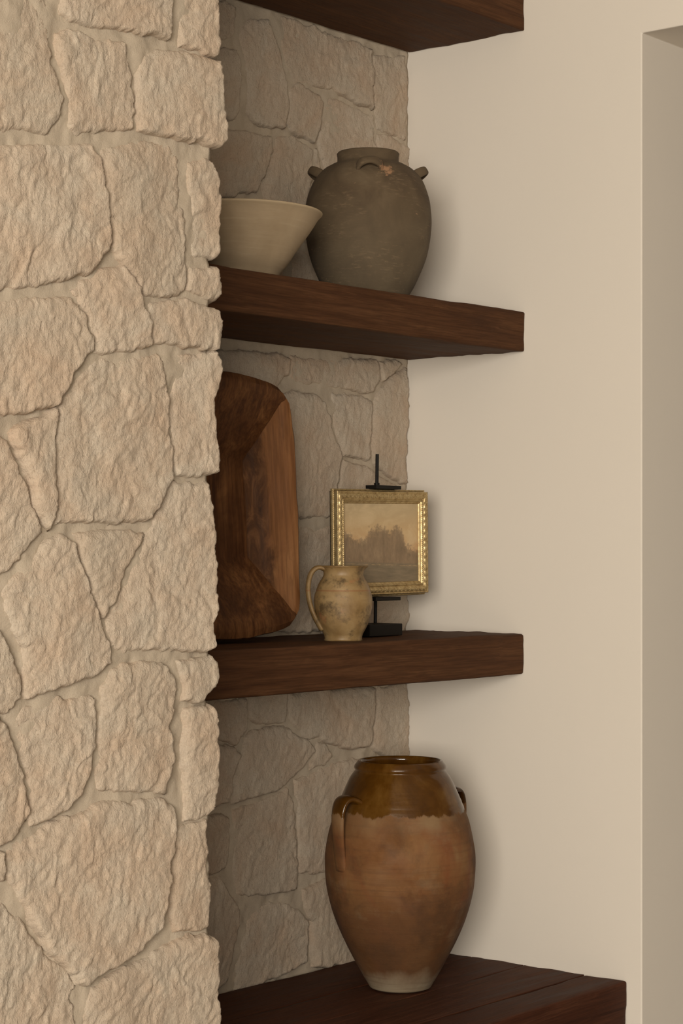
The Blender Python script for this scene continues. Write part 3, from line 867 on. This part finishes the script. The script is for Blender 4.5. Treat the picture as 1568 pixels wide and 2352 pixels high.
loops = [  # from the back outside round the rim to the floor (y grows towards the wall)
    rect_loop(0.150, HH, 0.215, 0.000, 0.004, 0.03, dome=0.004),
    rect_loop(0.172, HH, 0.240, -0.012, 0.006, 0.035, dome=0.008),
    rect_loop(0.214, HH, 0.274, -0.070, 0.010, 0.06, dome=0.026),
    rect_loop(0.227, HH, 0.282, -0.108, 0.012, 0.06, dome=0.034),
    rect_loop(0.226, HH, 0.281, -0.116, 0.012, 0.055, dome=0.033),
    rect_loop(0.220, HH, 0.273, -0.120, 0.011, 0.03, dome=0.025),
    rect_loop(0.213, HH, 0.262, -0.117, 0.010, 0.008, dome=0.017),
    rect_loop(0.205, HH, 0.253, -0.110, 0.008, 0.0, dome=0.012),
    rect_loop(0.192, HH, 0.215, -0.088, 0.006, 0.0, dome=0.009),
    rect_loop(0.178, HH, 0.176, -0.064, 0.004, 0.0, dome=0.006),
    rect_loop(0.163, HH, 0.137, -0.040, 0.002, 0.0, dome=0.002),
    rect_loop(0.154, HH, 0.117, -0.030, 0.0, 0.0),
    rect_loop(0.080, HH, 0.075, -0.029, 0.0, 0.0),
    rect_loop(0.025, HH, 0.030, -0.029, 0.0, 0.0),
]
def refine(L, k=3):
    out = []
    for a, b in zip(L[:-1], L[1:]):
        for i in range(k):
            t = i / k
            out.append([tuple(np.array(p) * (1 - t) + np.array(q) * t) for p, q in zip(a, b)])
    out.append(L[-1])
    return out
nl = len(loops[0])
rl = refine(loops, 3)
V = np.array([p for L in rl for p in L])
V[:, 1] += 0.0022 * fbm(V[:, 0] * 25, V[:, 1] * 25, V[:, 2] * 12, 4)
V[:, 0] += 0.0018 * fbm(V[:, 0] * 20 + 5, V[:, 1] * 30, V[:, 2] * 14, 3)
V[:, 2] += 0.0018 * fbm(V[:, 0] * 20 + 9, V[:, 1] * 30 + 4, V[:, 2] * 14, 3)
Fc, mi = [], []
for i in range(len(rl) - 1):
    for j in range(nl):
        a, b = i * nl + j, i * nl + (j + 1) % nl
        Fc.append((a, b, b + nl, a + nl))
        k = j // 26
        mi.append(1 if (k in (1, 3) and 13 <= i < 33) else 0)
Fc.append(tuple(range(nl))[::-1]); mi.append(0)
Fc.append(tuple((len(rl) - 1) * nl + j for j in range(nl))); mi.append(0)
V[:, 2] -= V[:, 2].min()
V[:, 2] *= 0.94
tb = mesh_obj('body', V, Fc, [TD, TW], trough)
tb.data.polygons.foreach_set('material_index', mi)
for p_ in tb.data.polygons:
    p_.use_smooth = True
es = tb.modifiers.new('edges', 'EDGE_SPLIT'); es.split_angle = math.radians(28)
TROUGH_X = -0.858
trough.location = (TROUGH_X, -0.066, 1.2662)
trough.rotation_euler = (math.radians(-3.5), 0, 0)

# ------------------------------------------------------------------ framed landscape on its stand
ROLL = math.radians(-0.7)
PYF = -0.195
PX0, PX1 = at_y(779, 1200, PYF)[0], at_y(986, 1200, PYF)[0]
PZ0, PZ1 = at_y(875, 1366, PYF)[1], at_y(875, 1128, PYF)[1]
assert PX1 > PX0                                        # front of the frame
pcx, pcz = (PX0 + PX1) / 2, (PZ0 + PZ1) / 2
def gold_mat():
    m = NM('gilded_wood', 0.3)
    co = m.coord()
    n1 = m.noise(co, 120, 4, 0.6)
    c = m.ramp(n1, [(0.3, (0.30, 0.20, 0.085)), (0.5, (0.46, 0.34, 0.165)), (0.75, (0.58, 0.45, 0.245))])
    return m.out(c, m.ramp(n1, [(0.3, 0.52), (0.7, 0.36)]), m.bump(n1, 0.12, 0.001), 0.7)
GOLD = gold_mat()
frame = thing('framed_landscape', 'small landscape painting in an ornate gold frame clamped on a black stand', 'painting', (pcx, PYF + 0.0235, PZ0))
frame.rotation_euler = (0, ROLL, 0)
W2, H2 = (PX1 - PX0) / 2, (PZ1 - PZ0) / 2
RW = 0.0345 * 0.86
def molding(name, W2, H2, prof, relief, mat, zc, yoff, res=0.0014):
    """sweep a profile (inward distance, forward height) round a rectangle with mitred corners"""
    V, Q = [], []
    sides = [((-1, -1), (1, -1)), ((1, -1), (1, 1)), ((1, 1), (-1, 1)), ((-1, 1), (-1, -1))]
    for si, (a, b) in enumerate(sides):
        L = 2 * (W2 if a[1] == b[1] else H2)
        n = max(2, int(L / res))
        base = len(V)
        for i in range(n + 1):
            s = i / n
            for j, (d, h) in enumerate(prof):
                xa, za = a[0] * (W2 - d), a[1] * (H2 - d)
                xb, zb = b[0] * (W2 - d), b[1] * (H2 - d)
                x, z = xa + (xb - xa) * s, za + (zb - za) * s
                V.append((x, yoff - h - relief(s * L - L / 2, d), zc + z))
        m = len(prof)
        for i in range(n):
            for j in range(m - 1):
                p = base + i * m + j
                Q.append((p, p + m, p + m + 1, p + 1))
    return V, Q
def relief(s, d):
    r = 0.0
    dd = d - 0.0125
    if abs(dd) < 0.0075:                            # running scroll
        per = 0.0165
        q = (s + per / 2) % per - per / 2
        rad = math.hypot(q, dd)
        r += 0.0016 * math.exp(-((rad - 0.0050) / 0.0013) ** 2) + 0.0018 * math.exp(-(rad / 0.0016) ** 2)
        r -= 0.0006
    if 0.0225 < d < 0.0285:                         # rope bead
        r += 0.0011 * math.sin((s + d * 0.8) / 0.0062 * 2 * math.pi) * math.sin(math.pi * (d - 0.0225) / 0.006)
    if d < 0.0035 and d > 0.0005:
        r += 0.0006 * math.sin(s / 0.0045 * 2 * math.pi)
    return r
RS = 0.86
prof = [(0.0, 0.000), (0.0, 0.012), (0.0006, 0.0155), (0.0015, 0.0170), (0.003, 0.0172), (0.0045, 0.0160)]
prof += [(0.0052 + 0.0008 * i, 0.0160 + 0.0035 * math.sin(math.pi * i / 19)) for i in range(20)]
prof += [(0.0212, 0.0148), (0.0222, 0.0135), (0.0228, 0.0145), (0.0240, 0.0162), (0.0255, 0.0168), (0.0270, 0.0160), (0.0284, 0.0140),
         (0.0292, 0.0125), (0.0305, 0.0120), (0.0318, 0.0105), (0.0338, 0.0095), (0.0345, 0.0080), (0.0345, 0.001)]
prof = [(d * RS, h * 0.92) for d, h in prof]
v, q = molding('frame', W2, H2, prof, lambda s, d: relief(s, d / RS), GOLD, H2, -0.0055)
mesh_obj('frame', v, q, GOLD, frame)
# deeper back moulding with a beaded edge, slightly taller than the front moulding
bprof = [(0.0, -0.005), (0.0, 0.000), (0.0008, 0.0025), (0.002, 0.0036), (0.0036, 0.003), (0.0046, 0.001), (0.012, 0.0005), (0.012, -0.005)]
brel = lambda s, d: 0.0012 * math.sin(s / 0.0045 * 2 * math.pi) if 0.0003 < d < 0.0045 else 0.0
v, q = molding('back_moulding', W2 + 0.002, H2 + 0.0048, bprof, brel, GOLD, H2, -0.0055)
mesh_obj('back_moulding', v, q, GOLD, frame)
v, f = box_vf(-W2 + 0.001, W2 - 0.001, 0.0002, 0.004, 0.001, 2 * H2 - 0.001)
mesh_obj('backing_board', v, f, BLACK, frame, smooth=False)
def canvas_mat():
    m = NM('painted_landscape', 0.55)
    co = m.coord()
    x, _, z = m.sep(co)
    w2, h2 = W2 - RW, H2 - RW
    X = m.math('DIVIDE', m.math('ADD', x, w2), 2 * w2)
    Z = m.math('DIVIDE', m.math('ADD', z, h2), 2 * h2)
    cl = m.noise(m.coord((14, 14, 26)), 1.0, 5, 0.6, 0.6)
    sky = m.ramp(Z, [(0.45, (0.50, 0.305, 0.150)), (0.66, (0.51, 0.345, 0.175)), (0.85, (0.47, 0.345, 0.19)), (1.0, (0.42, 0.32, 0.185))])
    sky = m.mix(m.math('MULTIPLY', m.ramp(cl, [(0.44, 0.0), (0.66, 1.0)]), 0.6), sky, (0.61, 0.465, 0.27))
    tops = [(0.0, .635), (0.06, .635), (0.13, .56), (0.22, .54), (0.30, .56), (0.33, .665), (0.40, .665), (0.46, .70), (0.56, .675), (0.62, .62), (0.67, .675), (0.72, .71), (0.78, .68), (0.815, .50), (0.85, .455), (0.95, .43), (1.0, .40)]
    top = m.ramp(X, tops)
    nz = m.math('MULTIPLY', m.math('SUBTRACT', m.noise(m.coord((95, 95, 95)), 1.0, 6, 0.75), 0.5), 0.30)
    nz = m.math('ADD', nz, m.math('MULTIPLY', m.math('SUBTRACT', m.noise(m.coord((32, 32, 40), loc=(3, 0, 1)), 1.0, 2, 0.5), 0.5), 0.16))
    dz = m.math('SUBTRACT', m.math('ADD', top, nz), Z)
    tree = m.ramp(m.math('ADD', m.math('MULTIPLY', dz, 7.0), 0.5), [(0.38, 0.0), (0.60, 0.62), (0.95, 0.90)])
    tn = m.noise(m.coord((48, 48, 22), loc=(1, 1, 1)), 1.0, 6, 0.68)
    tc = m.ramp(tn, [(0.3, (0.125, 0.085, 0.050)), (0.52, (0.205, 0.140, 0.082)), (0.72, (0.29, 0.20, 0.115))])
    c = m.mix(tree, sky, tc)
    gn = m.noise(m.coord((20, 20, 130)), 1.0, 4, 0.6)
    gc = m.ramp(gn, [(0.3, (0.145, 0.110, 0.066)), (0.7, (0.225, 0.170, 0.103))])
    Zt = m.math('ADD', Z, m.math('MULTIPLY', X, 0.05))
    c = m.mix(m.ramp(Zt, [(0.255, 1.0), (0.285, 0.0)]), c, gc)
    lnm = m.math('MULTIPLY', m.ramp(Zt, [(0.235, 0.0), (0.247, 0.75), (0.258, 0.0)]), m.ramp(m.noise(m.coord((60, 60, 200)), 1.0, 3), [(0.45, 0.1), (0.6, 1.0)]))
    c = m.mix(lnm, c, (0.42, 0.28, 0.14))
    fl = m.math('MULTIPLY', m.ramp(m.noise(m.coord((170, 170, 260)), 1.0, 2), [(0.66, 0.0), (0.72, 1.0)]), m.ramp(Zt, [(0.24, 0.0), (0.27, 0.7), (0.31, 0.7), (0.33, 0.0)]))
    c = m.mix(fl, c, (0.48, 0.34, 0.19))
    return m.out(c, 0.5, m.bump(m.noise(m.coord((300, 300, 300)), 1.0, 3), 0.15, 0.0006))
v, f = box_vf(-W2 + RW - 0.003, W2 - RW + 0.003, -0.001, 0.003, -H2 + RW - 0.003, H2 - RW + 0.003)
cv = mesh_obj('canvas', v, f, canvas_mat(), frame, smooth=False)
cv.location = (0, -0.0105, H2)

SYF, SZ = -0.190, 1.2646
SX = (at_y(849, 1450, SYF)[0] + at_y(924, 1450, SYF)[0]) / 2
stand = thing('painting_stand', 'black metal display stand holding the gold framed landscape', 'stand', (SX, SYF + 0.04, SZ))
def bev(o, w=0.0012):
    b_ = o.modifiers.new('bevel', 'BEVEL'); b_.width = w; b_.segments = 2
    return o
v, f = box_vf(-0.063, 0.063, -0.04, 0.04, 0.0004, 0.0285)
bev(mesh_obj('base', v, f, BLACK, stand, smooth=False), 0.0015)
ry = 0.004 + 0.03
def rod_vf(p0, p1, r):
    return sweep_vf([p0, p1], 2 * r, 2 * r, (0, 1, 0), 20, 2.0)
xr0 = at_y(861.5, 1438, SYF + 0.04 + ry)[0] - SX
xr1 = at_y(866, 1043, SYF + 0.04 + ry)[0] - SX
zt = at_y(866, 1043, SYF + 0.04 + ry)[1] - SZ
o = mesh_obj('rod', *rod_vf((xr0, ry, 0.02), (xr1, ry, zt), 0.0042), BLACK, stand)
es = o.modifiers.new('edges', 'EDGE_SPLIT')
zc1 = PZ1 - SZ + 0.009
def lean(z): return xr0 + (xr1 - xr0) * z / zt
o = mesh_obj('collar', *rod_vf((lean(zc1), ry, zc1 + 0.006), (lean(zc1), ry, zc1 + 0.014), 0.0068), BLACK, stand)
o.modifiers.new('edges', 'EDGE_SPLIT')
yf_ = PYF - (SYF + 0.04)
def clamp(zlow, sgn, x0, x1):
    ps = [box_vf(x0, x1, yf_ - 0.003, yf_ + 0.030, zlow, zlow + 0.0085)]
    ps.append(box_vf(lean(zlow) - 0.012, lean(zlow) + 0.012, yf_ + 0.029, ry + 0.008, zlow + 0.001, zlow + 0.0075))
    return join_vf(ps)
bev(mesh_obj('top_clamp', *clamp(zc1 - 0.0035, 1, -0.048, 0.048), BLACK, stand, smooth=False), 0.0008)
o = mesh_obj('thumb_screw', *rod_vf((lean(zc1) - 0.028, ry, zc1 + 0.003), (lean(zc1) - 0.012, ry, zc1 + 0.003), 0.0045), BLACK, stand)
o.modifiers.new('edges', 'EDGE_SPLIT')
bev(mesh_obj('bottom_clamp', *clamp(PZ0 - SZ - 0.0145, -1, -0.050, 0.046), BLACK, stand, smooth=False), 0.0008)
